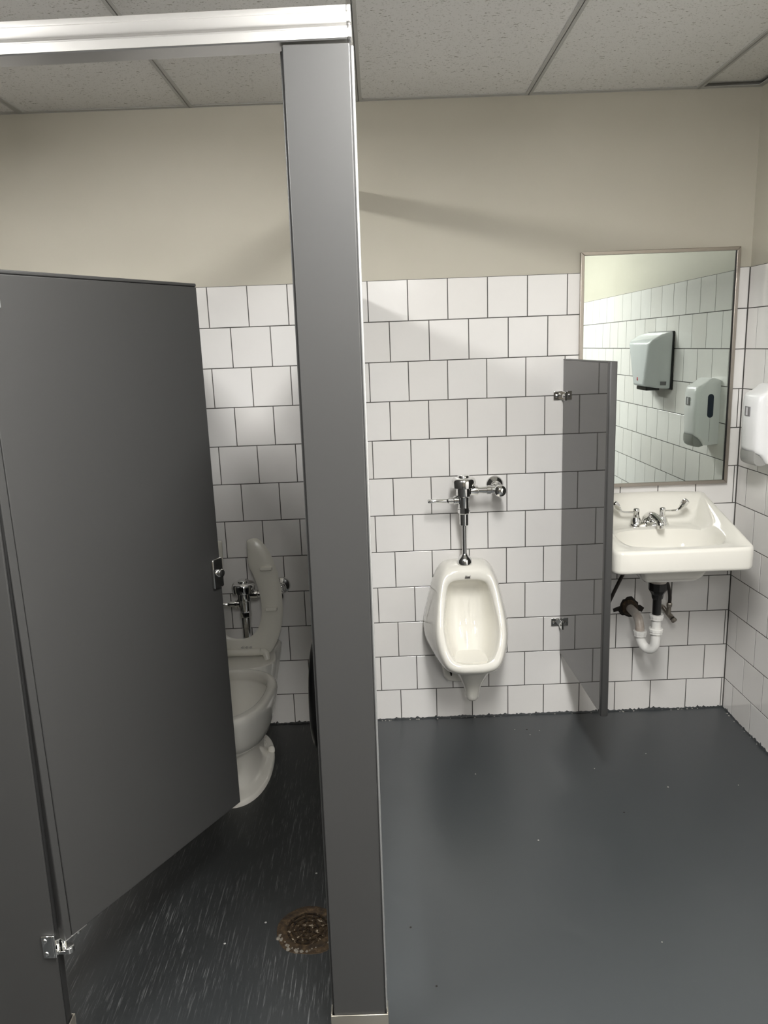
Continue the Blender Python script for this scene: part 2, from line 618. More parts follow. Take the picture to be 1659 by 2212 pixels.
# surface-mounted wrap-around fluorescent fixtures; the rear one is added fill
for cx, cy, lens, nm in ((0.33, -2.14, 'lamp_lens', 'over the open floor'), (-1.36, -1.86, 'lamp_lens_left', 'over the neighbouring stall'), (0.29, -4.25, 'lamp_lens_fill', 'added behind the photographer as unseen fill')):
    t = thing('ceiling_light', 'long wrap-around fluorescent ceiling light ' + nm, 'ceiling light', (cx, cy, CEIL))
    hl, zc = 0.60, CEIL - 0.0005
    build('housing', MB().box(cx - 0.075, cx + 0.075, cy - hl, cy + hl, zc - 0.030, zc), 'tee_white', t, bevel=0.002)
    pr0 = [(cx - 0.135, zc - 0.012), (cx - 0.125, zc - 0.050), (cx - 0.085, zc - 0.078), (cx + 0.085, zc - 0.078), (cx + 0.125, zc - 0.050), (cx + 0.135, zc - 0.012)]
    mb = MB()
    mb.loft([[(x, cy - hl + 0.015, z) for x, z in pr0], [(x, cy + hl - 0.015, z) for x, z in pr0]], cap0=False, cap1=False, closed=False)
    mb.mi = [1, 1, 0, 1, 1]
    build('lens', mb, [lens, lens.replace('lens', 'side')], t, smooth=0)
    for s_ in (-1, 1):
        pe = [(cx - 0.138, zc - 0.008), (cx - 0.127, zc - 0.052), (cx - 0.086, zc - 0.081), (cx + 0.086, zc - 0.081), (cx + 0.127, zc - 0.052), (cx + 0.138, zc - 0.008)]
        ya = cy + s_ * (hl - 0.015)
        build('end_plate', MB().prism(pe, 1, ya, ya + s_ * 0.012), 'tee_white', t, smooth=0)

# ------------------------------------------------------------------ stall front
YS = -1.54              # front face of the stall front


def pilaster(name, label, x0, x1, lean, z_top):
    """sheet-steel pilaster: two pressed faces on a recessed core, floor shoe"""
    xc = (x0 + x1) / 2
    t = thing(name, label, 'partition post', (xc, YS + 0.016, 0), (0, lean, 0))
    h0 = x0 - xc
    h1 = x1 - xc
    build('front_sheet', MB().box(h0, h1, -0.016, -0.010, 0.055, z_top), 'stall_grey', t, bevel=0.0018, seg=3, local=True)
    build('core', MB().box(h0 - 0.0022, h1 + 0.0015, -0.0105, 0.0115, 0.055, z_top - 0.002), 'seam_dark', t, smooth=0, local=True)
    build('rear_sheet', MB().box(h0 - 0.0075, h1 + 0.0015, 0.011, 0.016, 0.055, z_top), 'stall_grey', t, bevel=0.0022, seg=3, local=True)
    mb = MB()
    w = 0.0035
    mb.box(h0 - w - 0.004, h1 + w + 0.004, -0.0195, -0.0165, 0.0, 0.076)
    mb.box(h0 - w - 0.004, h1 + w + 0.004, 0.0165, 0.0195, 0.0, 0.076)
    mb.box(h0 - w - 0.004, h0 - 0.0045, -0.0165, 0.0165, 0.0, 0.077)
    mb.box(h1 + 0.0045, h1 + w + 0.004, -0.0165, 0.0165, 0.0, 0.077)
    build('floor_shoe', mb, 'shoe_steel', t, bevel=0.0008, local=True)
    return t


post = pilaster('stall_pilaster', 'narrow dark grey metal pilaster at the right end of the stall front', -0.1280, -0.0120, 0.0058, 2.0815)
build('edge_channel', MB().box(0.0592, 0.0645, -0.006, 0.018, 0.06, 2.0815), 'channel_metal', post, bevel=0.002, local=True)
leftp = pilaster('stall_pilaster', 'dark grey metal pilaster at the left edge carrying the stall door', -1.010, -0.7440, 0.0155, 2.0715)

# headrail: extruded anti-grip section along the front, return section to the back wall
t = thing('headrail', 'brushed aluminium headrail running over the top of the stall front', 'headrail', (-1.2, YS, 2.078), (0, -0.012, 0))
prof = [(-0.018, 2.080), (-0.018, 2.095), (-0.0155, 2.0965), (-0.0155, 2.099), (-0.0215, 2.101), (-0.0225, 2.104), (-0.0225, 2.121),
        (-0.018, 2.124), (-0.018, 2.1265), (-0.016, 2.134), (0.008, 2.139), (0.036, 2.134), (0.037, 2.080), (0.033, 2.078), (-0.0150, 2.078)]
prof = [(a + 0.015, z - 0.0055 if z < 2.11 else z - 0.0085) for a, z in prof]
sec = [(YS + a, z) for a, z in prof]
build('rail', MB().prism(sec, 0, XL + 0.0, -0.003), 'aluminium', t, smooth=25)
cap = [(YS + a + (-0.001 if a < 0.01 else 0.001), z) for a, z in prof]
build('end_cap', MB().prism(cap, 0, -0.0025, 0.0045), 'aluminium', t, bevel=0.0012, smooth=25)
sec2 = [(-0.087 + a, z) for a, z in prof]
build('return_rail', MB().prism([(x - 0.006, z) for x, z in sec2], 1, YS + 0.0525, -0.001), 'aluminium', t, smooth=25)


def panel(name, label, x0, x1, y0, y1, z0, z1):
    t = thing(name, label, 'partition panel', ((x0 + x1) / 2, y0, z0))
    build('panel', MB().box(x0, x1, y0, y1, z0, z1), 'stall_grey', t, bevel=0.003, seg=3)
    mb = MB()
    for z in (z0 + 0.16, z1 - 0.16):
        for y, s_ in ((y1, 1),):
            mb.box(x0 - 0.004, x1 + 0.004, y - 0.030, 0.0 - 0.0002, z - 0.022, z + 0.022)
    build('wall_bracket', mb, 'chrome', t, bevel=0.001)
    return t


panel('partition_panel', 'grey partition panel between toilet stall and urinal, hidden behind the narrow pilaster', -0.083, -0.058, -1.500, -0.014, 0.29, 1.772)
panel('partition_panel', 'grey partition panel on the far left side of the stall behind the door', -0.900, -0.875, -1.500, -0.014, 0.29, 1.772)

# stall door, swung inwards
HX, HY, DW, DZ0, DZ1 = -0.7215, -1.5290, 0.596, 0.29, 1.738
ANG = math.radians(59.4)
door = thing('stall_door', 'grey metal stall door swung inward with chrome latch', 'stall door', (HX, HY, 0), (0, 0, ANG))
T = 0.025
build('panel', MB().box(0.0195, DW, 0.0, T, DZ0, DZ1 - 0.0085), 'stall_grey', door, bevel=0.002, seg=2, local=True)
build('edge_strip', MB().box(0.0, 0.0185, 0.0, T, DZ0, DZ1), 'stall_grey', door, bevel=0.002, seg=2, local=True)
build('edge_strip', MB().box(0.0195, DW, 0.0, T, DZ1 - 0.0075, DZ1), 'stall_grey', door, bevel=0.002, seg=2, local=True)
build('core', MB().box(0.002, DW - 0.002, 0.003, T - 0.003, DZ0 + 0.002, DZ1 - 0.002), 'seam_dark', door, smooth=0, local=True)
lp = build('latch_plate', MB().box(DW - 0.037, DW + 0.001, -0.010, 0.0, 0.948, 1.030), 'chrome', door, bevel=0.006, seg=4, local=True)
build('latch_knob', MB().lathe((DW - 0.016, -0.010, 0.990), (0, -1, 0), [(0, 0.012), (0.006, 0.012), (0.010, 0.010), (0.012, 0.006), (0.013, 0.001)], 20), 'chrome', lp, local=True)
build('latch_bolt', MB().box(DW - 0.004, DW + 0.009, 0.006, 0.018, 0.978, 1.000), 'chrome', lp, bevel=0.002, local=True)
hg = build('top_hinge', MB().box(-0.004, 0.058, -0.0035, T + 0.0035, 1.666, 1.699), 'channel_metal', door, bevel=0.002, local=True)
build('screw', MB().lathe((0.045, -0.0035, 1.682), (0, -1, 0), [(0, 0.005), (0.002, 0.004), (0.003, 0.001)], 12), 'chrome', hg, local=True)
bh = build('bottom_hinge', MB().box(0.002, 0.060, 0.002, T - 0.002, DZ0 - 0.004, DZ0 - 0.0002), 'channel_metal', door, bevel=0.001, local=True)
build('hinge_pin', MB().cyl((0.006, T / 2, DZ0 - 0.022), (0.006, T / 2, DZ0 - 0.003), 0.006).cyl((0.042, T / 2, DZ0 - 0.014), (0.042, T / 2, DZ0 - 0.003), 0.0055), 'chrome', bh, local=True)
# bracket of the lower hinge, screwed to the left pilaster
hb = thing('hinge_bracket', 'chrome lower hinge bracket screwed to the left pilaster', 'hinge', (-0.742, YS, 0.29))
build('plate', MB().box(-0.766, -0.7405, YS - 0.0055, YS - 0.0005, 0.262, 0.318).box(-0.7425, -0.7365, YS - 0.0055, YS + 0.026, 0.262, 0.318), 'chrome', hb, bevel=0.0015)
build('pin_arm', MB().box(-0.7365, -0.712, YS + 0.004, YS + 0.024, 0.262, 0.270).cyl((-0.716, YS + 0.014, 0.262), (-0.716, YS + 0.014, 0.276), 0.011), 'chrome', hb, bevel=0.001)
for z in (0.274, 0.307):
    build('screw', MB().lathe((-0.758, YS - 0.0055, z), (0, -1, 0), [(0, 0.0052), (0.0018, 0.0042), (0.0028, 0.0012)], 14), 'chrome', hb)

# ------------------------------------------------------------------ flush valves


def flush_valve(name, label, cx, cy, dz, tube_r, z_end, flange_r=0.029):
    t = thing(name, label, 'flush valve', (cx, 0, z_end))
    L = lambda z: z + dz
    build('body', MB().lathe((cx, cy, L(0.985)), (0, 0, 1), [(0, 0.021), (0.006, 0.0285), (0.012, 0.0295), (0.040, 0.0295), (0.042, 0.027)], 28)
          .lathe((cx, cy, L(0.945)), (0, 0, 1), [(0, 0.0215), (0.045, 0.0225), (0.05, 0.024)], 24), 'chrome', t, smooth=40)
    cp = build('cap', MB().lathe((cx, cy, L(1.024)), (0, 0, 1), [(0, 0.042), (0.002, 0.0452), (0.025, 0.0465), (0.033, 0.0445), (0.038, 0.040), (0.040, 0.032), (0.041, 0.023), (0.047, 0.0225), (0.049, 0.020), (0.049, 0.001)], 36), 'chrome', t, smooth=50)
    build('outlet', MB().lathe((cx, cy, L(0.874)), (0, 0, 1), [(0, 0.0155), (0.002, 0.0180), (0.046, 0.0185), (0.050, 0.0185)], 24), 'chrome', t, smooth=40)
    build('coupling_nut', MB().lathe((cx, cy, L(0.921)), (0, 0, 1), [(0, 0.021), (0.003, 0.0240), (0.022, 0.0240), (0.026, 0.0215)], 8), 'chrome', t, smooth=20)
    h = build('handle', MB().lathe((cx - 0.020, cy, L(0.974)), (-1, 0, 0), [(0, 0.0165), (0.008, 0.0165), (0.009, 0.0185), (0.018, 0.0185), (0.020, 0.0115), (0.040, 0.0115), (0.044, 0.0085), (0.047, 0.0075)], 20), 'chrome', t, smooth=35)
    build('lever', MB().lathe((cx - 0.066, cy - 0.001, L(0.974)), (-1, 0, 0.01), [(0, 0.0062), (0.003, 0.0076), (0.070, 0.0082), (0.074, 0.0072), (0.075, 0.002)], 18), 'chrome', h, smooth=50)
    # supply: tail pipe to the angle stop, stop cap, wall flange
    sx = cx + 0.137
    pz = L(1.011)
    s_ = build('tailpiece', MB().lathe((cx + 0.026, cy, pz), (1, 0, 0), [(0, 0.018), (0.016, 0.0195), (0.028, 0.0195), (0.030, 0.0135), (0.062, 0.0135), (0.063, 0.0175), (0.078, 0.0175), (0.080, 0.0145), (0.100, 0.0145)], 18), 'chrome', t, smooth=35)
    st_ = build('stop_valve', MB().lathe((sx, -0.001, pz), (0, -1, 0), [(0, 0.0150), (0.03, 0.0150), (0.072, 0.0160), (0.080, 0.0190), (-cy + 0.005, 0.0215), (-cy + 0.020, 0.0220), (-cy + 0.024, 0.0240), (-cy + 0.032, 0.0240), (-cy + 0.038, 0.0205), (-cy + 0.041, 0.0135), (-cy + 0.043, 0.0125), (-cy + 0.045, 0.006), (-cy + 0.0455, 0.001)], 28), 'chrome', t, smooth=45)
    build('escutcheon', MB().lathe((sx, -0.0004, pz), (0, -1, 0), [(0, 0.036), (0.003, 0.0358), (0.007, 0.034), (0.012, 0.029), (0.018, 0.020), (0.024, 0.0165)], 32), 'chrome', st_, smooth=50)
    build('flush_tube', MB().cyl((cx, cy, z_end + 0.01), (cx, cy, L(0.878)), tube_r), 'chrome', t)
    build('spud_flange', MB().lathe((cx, cy, z_end - 0.002), (0, 0, 1), [(0, flange_r), (0.010, flange_r), (0.018, flange_r * 0.93), (0.024, flange_r * 0.78), (0.030, flange_r * 0.62), (0.036, tube_r + 0.002), (0.040, tube_r + 0.001)], 28), 'chrome', t, smooth=50)
    return t


flush_valve('flush_valve', 'chrome flush valve with side lever above the urinal', 0.343, -0.112, 0.0, 0.0088, 0.722)
flush_valve('flush_valve', 'chrome flush valve behind the raised toilet seat', -0.537, -0.112, -0.388, 0.0165, 0.398, 0.031)

# ------------------------------------------------------------------ urinal
UX = 0.348


def uring(pts, ydef=None, sub=4):
    """half outline (x offset, z[, y]) from top centre clockwise to bottom centre, mirrored; closed ring"""
    right = [(UX + a, y, z) for a, z, y in pts]
    leftp_ = [(UX - a, y, z) for a, z, y in reversed(pts[1:-1])]
    return cspline(right + leftp_, sub)


def UR(rows):
    return uring(rows)


# (x, z, y) ; eleven stations from top centre to bottom centre
back = [(0, .716, 0), (.060, .714, 0), (.098, .700, 0), (.128, .655, 0), (.152, .575, 0), (.172, .490, 0), (.179, .435, 0), (.170, .385, 0), (.135, .325, 0), (.100, .285, 0), (0, .272, 0)]
b1 = [(0, .722, -.030), (.058, .720, -.030), (.096, .705, -.030), (.126, .657, -.035), (.150, .575, -.045), (.169, .490, -.055), (.175, .433, -.060), (.164, .380, -.065), (.130, .320, -.065), (.095, .280, -.060), (0, .268, -.06)]
b2 = [(0, .722, -.135), (.056, .719, -.135), (.092, .703, -.140), (.116, .655, -.165), (.131, .585, -.200), (.142, .515, -.235), (.143, .460, -.262), (.130, .398, -.290), (.104, .348, -.305), (.060, .332, -.312), (0, .329, -.314)]
rimo = [(0, .708, -.158), (.055, .705, -.160), (.088, .689, -.166), (.108, .648, -.190), (.122, .588, -.222), (.131, .525, -.255), (.131, .472, -.282), (.119, .418, -.310), (.095, .374, -.330), (.055, .358, -.338), (0, .355, -.340)]
crest = [(0, .695, -.164), (.053, .692, -.166), (.083, .677, -.172), (.101, .641, -.196), (.114, .585, -.229), (.122, .525, -.262), (.121, .476, -.289), (.110, .427, -.316), (.088, .386, -.335), (.050, .372, -.343), (0, .370, -.345)]
rimi = [(0, .668, -.164), (.052, .665, -.166), (.077, .652, -.173), (.088, .622, -.197), (.098, .575, -.230), (.105, .525, -.261), (.104, .482, -.285), (.094, .440, -.309), (.073, .405, -.327), (.044, .393, -.334), (0, .391, -.336)]
in1 = [(0, .662, -.156), (.050, .659, -.158), (.074, .646, -.164), (.084, .616, -.187), (.093, .570, -.219), (.100, .523, -.249), (.099, .480, -.273), (.089, .436, -.297), (.069, .398, -.314), (.042, .385, -.321), (0, .383, -.322)]
in2 = [(0, .664, -.120), (.045, .661, -.120), (.066, .648, -.123), (.078, .618, -.135), (.087, .570, -.152), (.092, .520, -.175), (.090, .472, -.200), (.080, .420, -.238), (.063, .376, -.276), (.040, .360, -.294), (0, .357, -.298)]
in3 = [(0, .640, -.078), (.042, .636, -.078), (.060, .624, -.080), (.069, .595, -.086), (.076, .550, -.096), (.079, .500, -.112), (.076, .450, -.136), (.066, .393, -.184), (.051, .350, -.230), (.032, .334, -.253), (0, .331, -.259)]
in4 = [(0, .610, -.066), (.030, .607, -.066), (.043, .598, -.066), (.050, .570, -.069), (.054, .525, -.076), (.056, .480, -.089), (.054, .435, -.109), (.046, .386, -.150), (.035, .350, -.190), (.021, .335, -.210), (0, .332, -.215)]


def shrink(rows, kx, kz):
    def ysurf(z):
        for (x0, z0, y0), (x1, z1, y1) in zip(rows[:-1], rows[1:]):
            if z1 <= z <= z0 and z0 > z1:
                return y0 + (y1 - y0) * (z0 - z) / (z0 - z1)
        return rows[-1][2]
    return [(x * kx, .47 + (z - .47) * kz, ysurf(.47 + (z - .47) * kz) + .003 * (1 - kx)) for x, z, y in rows]


in5 = shrink(in4, .55, .80)
in6 = shrink(in4, .22, .60)
urinal = thing('urinal', 'cream porcelain wall-hung urinal with tapered trap below chrome flush valve', 'urinal', (UX, 0, 0.15))
mb = MB().loft([UR(q) for q in (back, b1, b2, rimo, crest, rimi, in1, in2, in3, in4, in5, in6)])
build('bowl', mb, 'porcelain', urinal, smooth=60, sub=1)
# rear mounting apron below the bowl, against the wall
ap = [(-.103, .36), (-.100, .26), (-.092, .205), (-.075, .184), (-.04, .178), (.04, .178), (.075, .184), (.092, .205), (.100, .26), (.103, .36)]
ap2 = [(x * .93, z + 0.008) for x, z in ap]
mb = MB().loft([[(UX + x, -0.0005, z) for x, z in ap], [(UX + x, -0.030, z) for x, z in ap], [(UX + x, -0.042, z) for x, z in ap2]])
apr = build('mounting_apron', mb, 'porcelain', urinal, smooth=50)
build('bolt', MB().cyl((UX - .062, -0.042, .232), (UX - .062, -0.052, .230), 0.0055).cyl((UX - .062, -0.050, .226), (UX - .062, -0.060, .222), 0.0035), 'hole_dark', apr)
# trap horn
def ell(cx, cy, cz, rx, ry, n=28):
    return [(cx + rx * math.cos(2 * math.pi * q / n), cy + ry * math.sin(2 * math.pi * q / n), cz) for q in range(n)]
hx = UX + 0.012
prof = [(.375, .105, .085, -.205), (.345, .094, .085, -.205), (.320, .082, .076, -.195), (.290, .066, .064, -.182), (.260, .051, .052, -.172), (.235, .039, .041, -.166), (.205, .031, .033, -.161), (.180, .0275, .029, -.159), (.168, .0245, .026, -.158), (.161, .018, .019, -.158), (.159, .008, .009, -.158)]
mb = MB().loft([ell(UX + 0.012 * min(1, (0.375 - z) / 0.06), cy, z, a, c) for z, a, c, cy in prof])
build('trap', mb, 'porcelain', urinal, smooth=60)
# maker's mark: small slanted grey script on the shelf above the opening
mb = MB()
def mark(mb, x, z, w, h, sl):
    y0 = -0.1672
    mb.loft([[(x, y0, z), (x + w, y0, z), (x + w + sl, y0 + 0.0002, z + h), (x + sl, y0 + 0.0002, z + h)], [(x, y0 + 0.004, z), (x + w, y0 + 0.004, z), (x + w + sl, y0 + 0.004, z + h), (x + sl, y0 + 0.004, z + h)]])
x = UX - 0.0105
for w, h in ((0.0016, .0085), (0.0012, .0055), (0.0012, .0085), (.0014, .0055), (.0012, .0055), (.0016, .0055), (.0012, .0055), (.0013, .0085)):
    mark(mb, x, 0.6755, w, h, 0.0022)
    x += w + 0.0012
mark(mb, UX - 0.0115, 0.6735, 0.0215, 0.0008, 0.0003)
build('maker_mark', mb, 'logo_ink', urinal, smooth=0)

# ------------------------------------------------------------------ urinal divider
div = thing('urinal_divider', 'glossy dark grey privacy panel fixed to the wall beside the urinal', 'divider panel', (0.7485, -0.008, 0.283), (0, 0, math.radians(1.15)))
DD, DH = 0.562, 1.209
build('panel', MB().box(0.0, 0.0245, -DD + 0.020, -0.002, 0.0, DH), 'divider_grey', div, bevel=0.0025, seg=3, local=True)
mb = MB()
pr_ = [(-0.0008, -DD + 0.0205), (-0.0008, -DD + 0.004), (0.003, -DD), (0.0215, -DD), (0.0253, -DD + 0.004), (0.0253, -DD + 0.0205)]
build('edge_trim', mb.prism(pr_, 2, -0.004, DH + 0.003), 'stall_grey', div, bevel=0.0015, seg=2, local=True)
build('edge_trim', MB().box(-0.0008, 0.0253, -DD + 0.021, -0.002, DH - 0.001, DH + 0.003), 'stall_grey', div, bevel=0.0012, local=True)
for zc in (1.072, 0.134):
    br_ = build('wall_bracket', MB().box(-0.036, -0.001, 0.003, 0.0074, zc - 0.017, zc + 0.017)
                .loft([[(-0.0045, 0.0074, zc - 0.017), (-0.0005, 0.0074, zc - 0.017), (-0.0005, 0.0074, zc + 0.017), (-0.0045, 0.0074, zc + 0.017)],
                       [(-0.0045, -0.045, zc - 0.017), (-0.0005, -0.045, zc - 0.017), (-0.0005, -0.045, zc + 0.017), (-0.0045, -0.045, zc + 0.017)]]), 'chrome', div, bevel=0.0012, local=True)
    build('screw', MB().lathe((-0.024, 0.003, zc), (0, -1, 0), [(0, 0.007), (0.002, 0.006), (0.0035, 0.002)], 14)
          .lathe((-0.0045, -0.026, zc), (-1, 0, 0), [(0, 0.0085), (0.003, 0.0075), (0.0055, 0.004), (0.006, 0.001)], 14), 'chrome', br_, local=True)

# ------------------------------------------------------------------ toilet
TX = -0.550


def egg(yc, back_e, front_e, hw, z, n=48, e=2.25):
    out = []
    for q in range(n):
        t_ = 2 * math.pi * q / n
        cx, sx_ = math.cos(t_), math.sin(t_)
        px = math.copysign(abs(cx) ** (2 / e), cx) * hw
        ly = front_e if sx_ < 0 else back_e
        py = math.copysign(abs(sx_) ** (2 / e), sx_) * ly
        out.append((TX + px, yc + py, z))
    return out


toilet = thing('toilet', 'cream floor-mounted toilet with its open-front seat raised', 'toilet', (TX, -0.35, 0))
rings = [egg(-.36, .27, .245, .119, 0.0), egg(-.36, .268, .243, .118, .016), egg(-.36, .262, .238, .113, .022), egg(-.36, .24, .222, .090, .027), egg(-.36, .235, .205, .083, .045), egg(-.36, .23, .185, .078, .10),
         egg(-.37, .22, .170, .078, .15), egg(-.38, .22, .165, .082, .180), egg(-.40, .21, .180, .093, .198), egg(-.42, .20, .215, .116, .213), egg(-.44, .185, .245, .138, .238), egg(-.45, .175, .265, .153, .280), egg(-.45, .168, .275, .163, .325),
         egg(-.45, .165, .279, .168, .352), egg(-.45, .165, .281, .1700, .368), egg(-.45, .163, .279, .168, .380), egg(-.45, .158, .274, .163, .3865), egg(-.45, .150, .266, .155, .388),
         egg(-.45, .152, .240, .141, .388), egg(-.45, .147, .233, .134, .384), egg(-.45, .145, .231, .132, .376), egg(-.45, .147, .231, .132, .352), egg(-.45, .150, .236, .137, .348), egg(-.45, .152, .238, .140, .338),
         egg(-.45, .140, .222, .128, .29), egg(-.44, .11, .175, .095, .235), egg(-.42, .07, .11, .06, .195), egg(-.41, .045, .06, .04, .165), egg(-.41, .03, .04, .025, .16)]
bowl = build('bowl', MB().loft(rings), 'porcelain', toilet, smooth=55)
# rear deck that carries the seat and spud
dk = []
for z, x0, yb, yf in ((.15, .085, -.06, -.28), (.25, .100, -.035, -.285), (.34, .116, -.022, -.290), (.385, .121, -.02, -.292), (.397, .119, -.024, -.290), (.400, .114, -.03, -.286)):
    pts = [(TX - x0, yb), (TX + x0, yb), (TX + x0 + 0.006, -.14), (TX + x0 + .012, yf + .06), (TX + x0 * .55, yf), (TX - x0 * .55, yf), (TX - x0 - .012, yf + .06), (TX - x0 - .006, -.14)]
    dk.append([(p[0], p[1], z if p[1] > -.20 else min(z, .388 - 0.0005)) for p in cspline([(x, y, 0) for x, y in pts], 4)])
build('deck', MB().loft(dk), 'porcelain', toilet, smooth=50)
# foot flange bolt cap
for s_ in (1, -1):
    build('bolt_cap', MB().lathe((TX + s_ * 0.1005, -.26, .020), (0, 0, 1), [(0, .014), (.012, .0135), (.020, .010), (.024, .004), (.0245, .001)], 16), 'porcelain', toilet, smooth=60)
# raised open-front seat (horseshoe), leaning back on the flush tube
SA = math.radians(4.5)
S_Y, S_Z = -0.185, 0.405


def seat_pt(u, w, t_):
    """u across, w up along the seat, t_ thickness towards the room"""
    return (TX + u, S_Y + w * math.sin(SA) - t_ * math.cos(SA), S_Z + w * math.cos(SA) - t_ * math.sin(SA) * 0)


outer = [(0.054, .455), (0.075, .461), (.100, .452), (.133, .405), (.158, .330), (.172, .235), (.170, .150), (.155, .080), (.125, .018), (.088, -.006), (.0, -.008)]
inner = [(0.047, .452), (0.047, .405), (.050, .355), (.068, .310), (.084, .250), (.090, .190), (.086, .145), (.070, .100), (.045, .074), (.020, .065), (.0, .064)]
o2 = [Vector((a, c, 0)) for a, c in outer]
i2 = [Vector((a, c, 0)) for a, c in inner]
oS, iS = spline(o2, 5), spline(i2, 5)
def half(sgn):
    rr = []
    for a, c in zip(oS, iS):
        m1 = a.lerp(c, .12)
        m2 = a.lerp(c, .5)
        m3 = a.lerp(c, .88)
        rr.append([seat_pt(sgn * a.x, a.y, 0.008), seat_pt(sgn * m1.x, m1.y, 0.016), seat_pt(sgn * m2.x, m2.y, 0.018), seat_pt(sgn * m3.x, m3.y, 0.015), seat_pt(sgn * c.x, c.y, 0.008), seat_pt(sgn * m3.x, m3.y, 0.0), seat_pt(sgn * m2.x, m2.y, -0.002), seat_pt(sgn * m1.x, m1.y, 0.0)])
    return rr
hr = half(1)
hl = half(-1)
seat = build('seat', MB().loft(hr + list(reversed(hl))[1:]), 'seat_plastic', toilet, smooth=70)
for s_ in (1, -1):
    for u, w in ((.118, .345), (.130, .185)):
        mb = MB()
        cpts = [(-.023, -.005), (-.018, -.0075), (.018, -.0075), (.023, -.005), (.023, .005), (.018, .0065), (-.018, .0065), (-.023, .005)]
        mb.loft([[seat_pt(s_ * u + a, w + c, .014) for a, c in cpts], [seat_pt(s_ * u + a, w + c, .028) for a, c in cpts], [seat_pt(s_ * u + a * .94, w + c * .8, .031) for a, c in cpts]])
        build('bumper', mb, 'seat_plastic', seat, smooth=50)
# faint oval maker's mark on the seat
mb = MB()
for q in range(9):
    a = -0.020 + q * 0.005
    hh_ = 0.0035 + 0.003 * math.sin(q * 2.1) ** 2
    p = [seat_pt(a + 0.022, .030 - hh_ / 2, .0186), seat_pt(a + .0245, .030 - hh_ / 2, .0186), seat_pt(a + .0245, .030 + hh_, .0182), seat_pt(a + 0.022, .030 + hh_, .0182)]
    p2 = [(x_, y_ + 0.003, z_) for x_, y_, z_ in p]
    mb.loft([p, p2])
build('maker_mark', mb, 'lever_grey', seat, smooth=0)
hin = build('seat_hinge', MB().cyl((TX - .077, -.205, .418), (TX + .077, -.205, .418), .0145, n=24), 'seat_plastic', toilet, bevel=0.002)
for s_ in (1, -1):
    build('hinge_post', MB().tube(spline([(TX + s_ * .079, -.205, .418), (TX + s_ * .094, -.208, .416), (TX + s_ * .102, -.215, .406), (TX + s_ * .105, -.222, .390)], 4), [.0145] * 9 + [.013] * 3 + [.0125], n=16), 'seat_plastic', hin, smooth=60)

# ------------------------------------------------------------------ toilet-paper dispenser on the partition
tp = thing('paper_dispenser', 'round black toilet paper dispenser on the stall partition', 'dispenser', (-0.084, -0.74, 0.49))
build('drum', MB().lathe((-0.0835, -0.74, 0.495), (-1, 0, 0), [(0, .182), (.10, .182), (.118, .178), (.130, .166), (.135, .145), (.136, .01)], 48), 'black_plastic', tp, smooth=50)
build('paper_slot', MB().box(-0.20, -0.10, -0.80, -0.68, 0.285, 0.312), 'black_plastic', tp, bevel=0.004)
build('lock', MB().lathe((-0.219, -0.74, 0.60), (-1, 0, 0), [(0, .010), (.003, .009), (.004, .001)], 16), 'chrome', tp)

# ------------------------------------------------------------------ floor drain
fd = thing('floor_drain', 'rusty round floor drain inside the stall', 'drain', (-0.222, -1.186, 0))
def wob(cx, cy, r0, z, n=40, amp=0.0, seed=0):
    rnd = random.Random(seed)
    ph = [rnd.uniform(0, 6.28) for _ in range(4)]
    return [(cx + (r0 + amp * sum(math.sin((k_ + 2) * t_ + ph[k_]) for k_ in range(4))) * math.cos(t_), cy + (r0 + amp * sum(math.sin((k_ + 2) * t_ + ph[k_]) for k_ in range(4))) * math.sin(t_) * 1.03, z) for t_ in (2 * math.pi * q / n for q in range(n))]
dx, dy = -0.224, -1.186
build('ring', MB().loft([wob(dx, dy, .078, -.001, amp=.0013, seed=2), wob(dx, dy, .076, .003, amp=.0013, seed=2), wob(dx, dy, .058, .003), wob(dx, dy, .055, .0008), wob(dx, dy, .02, .0008)]), 'rust', fd, smooth=40)
mb = MB()
for rr in (.014, .028, .042, .055):
    mb.loft([[(dx + (rr + a) * math.cos(t_), dy + (rr + a) * math.sin(t_), z) for a, z in ((-.0028, .001), (-.0028, .0036), (.0028, .0036), (.0028, .001))] for t_ in (2 * math.pi * q / 32 for q in range(33))], cap0=False, cap1=False)
for q in range(8):
    t_ = 2 * math.pi * q / 8 + .2
    a, c = Vector((math.cos(t_), math.sin(t_), 0)), Vector((-math.sin(t_), math.cos(t_), 0))
    o_ = Vector((dx, dy, 0))
    mb.loft([[o_ + a * rr + c * .003 + Vector((0, 0, .001)), o_ + a * rr - c * .003 + Vector((0, 0, .001)), o_ + a * rr - c * .003 + Vector((0, 0, .0039)), o_ + a * rr + c * .003 + Vector((0, 0, .0039))] for rr in (.004, .060)])
build('grate', mb, 'rust_grate', fd, smooth=30)
rnd = random.Random(11)
mb = MB()
for q in range(26):
    a = math.radians(rnd.uniform(195, 345))
    rr = rnd.uniform(.074, .084)
    s_ = rnd.uniform(.0025, .0075)
    mb.lathe((dx + rr * math.cos(a), dy + rr * math.sin(a), -.0005), (rnd.uniform(-.2, .2), rnd.uniform(-.2, .2), 1), [(0, s_), (.0022, s_ * .8), (.0042, s_ * .35)], 6)
cr_ = build('paint_crust', mb, 'crust_grey', fd, smooth=0)
cr_['kind'] = 'stuff'
o = build('worn_edge', MB().loft([wob(dx, dy - .002, .088, -.001, amp=.0022, seed=5), wob(dx, dy - .002, .086, .0009, amp=.0022, seed=5), wob(dx, dy, .075, .0012, amp=.0012, seed=2)], cap1=False), 'putty_worn', fd, smooth=0)
o.data.materials[0] = MATS['rust']

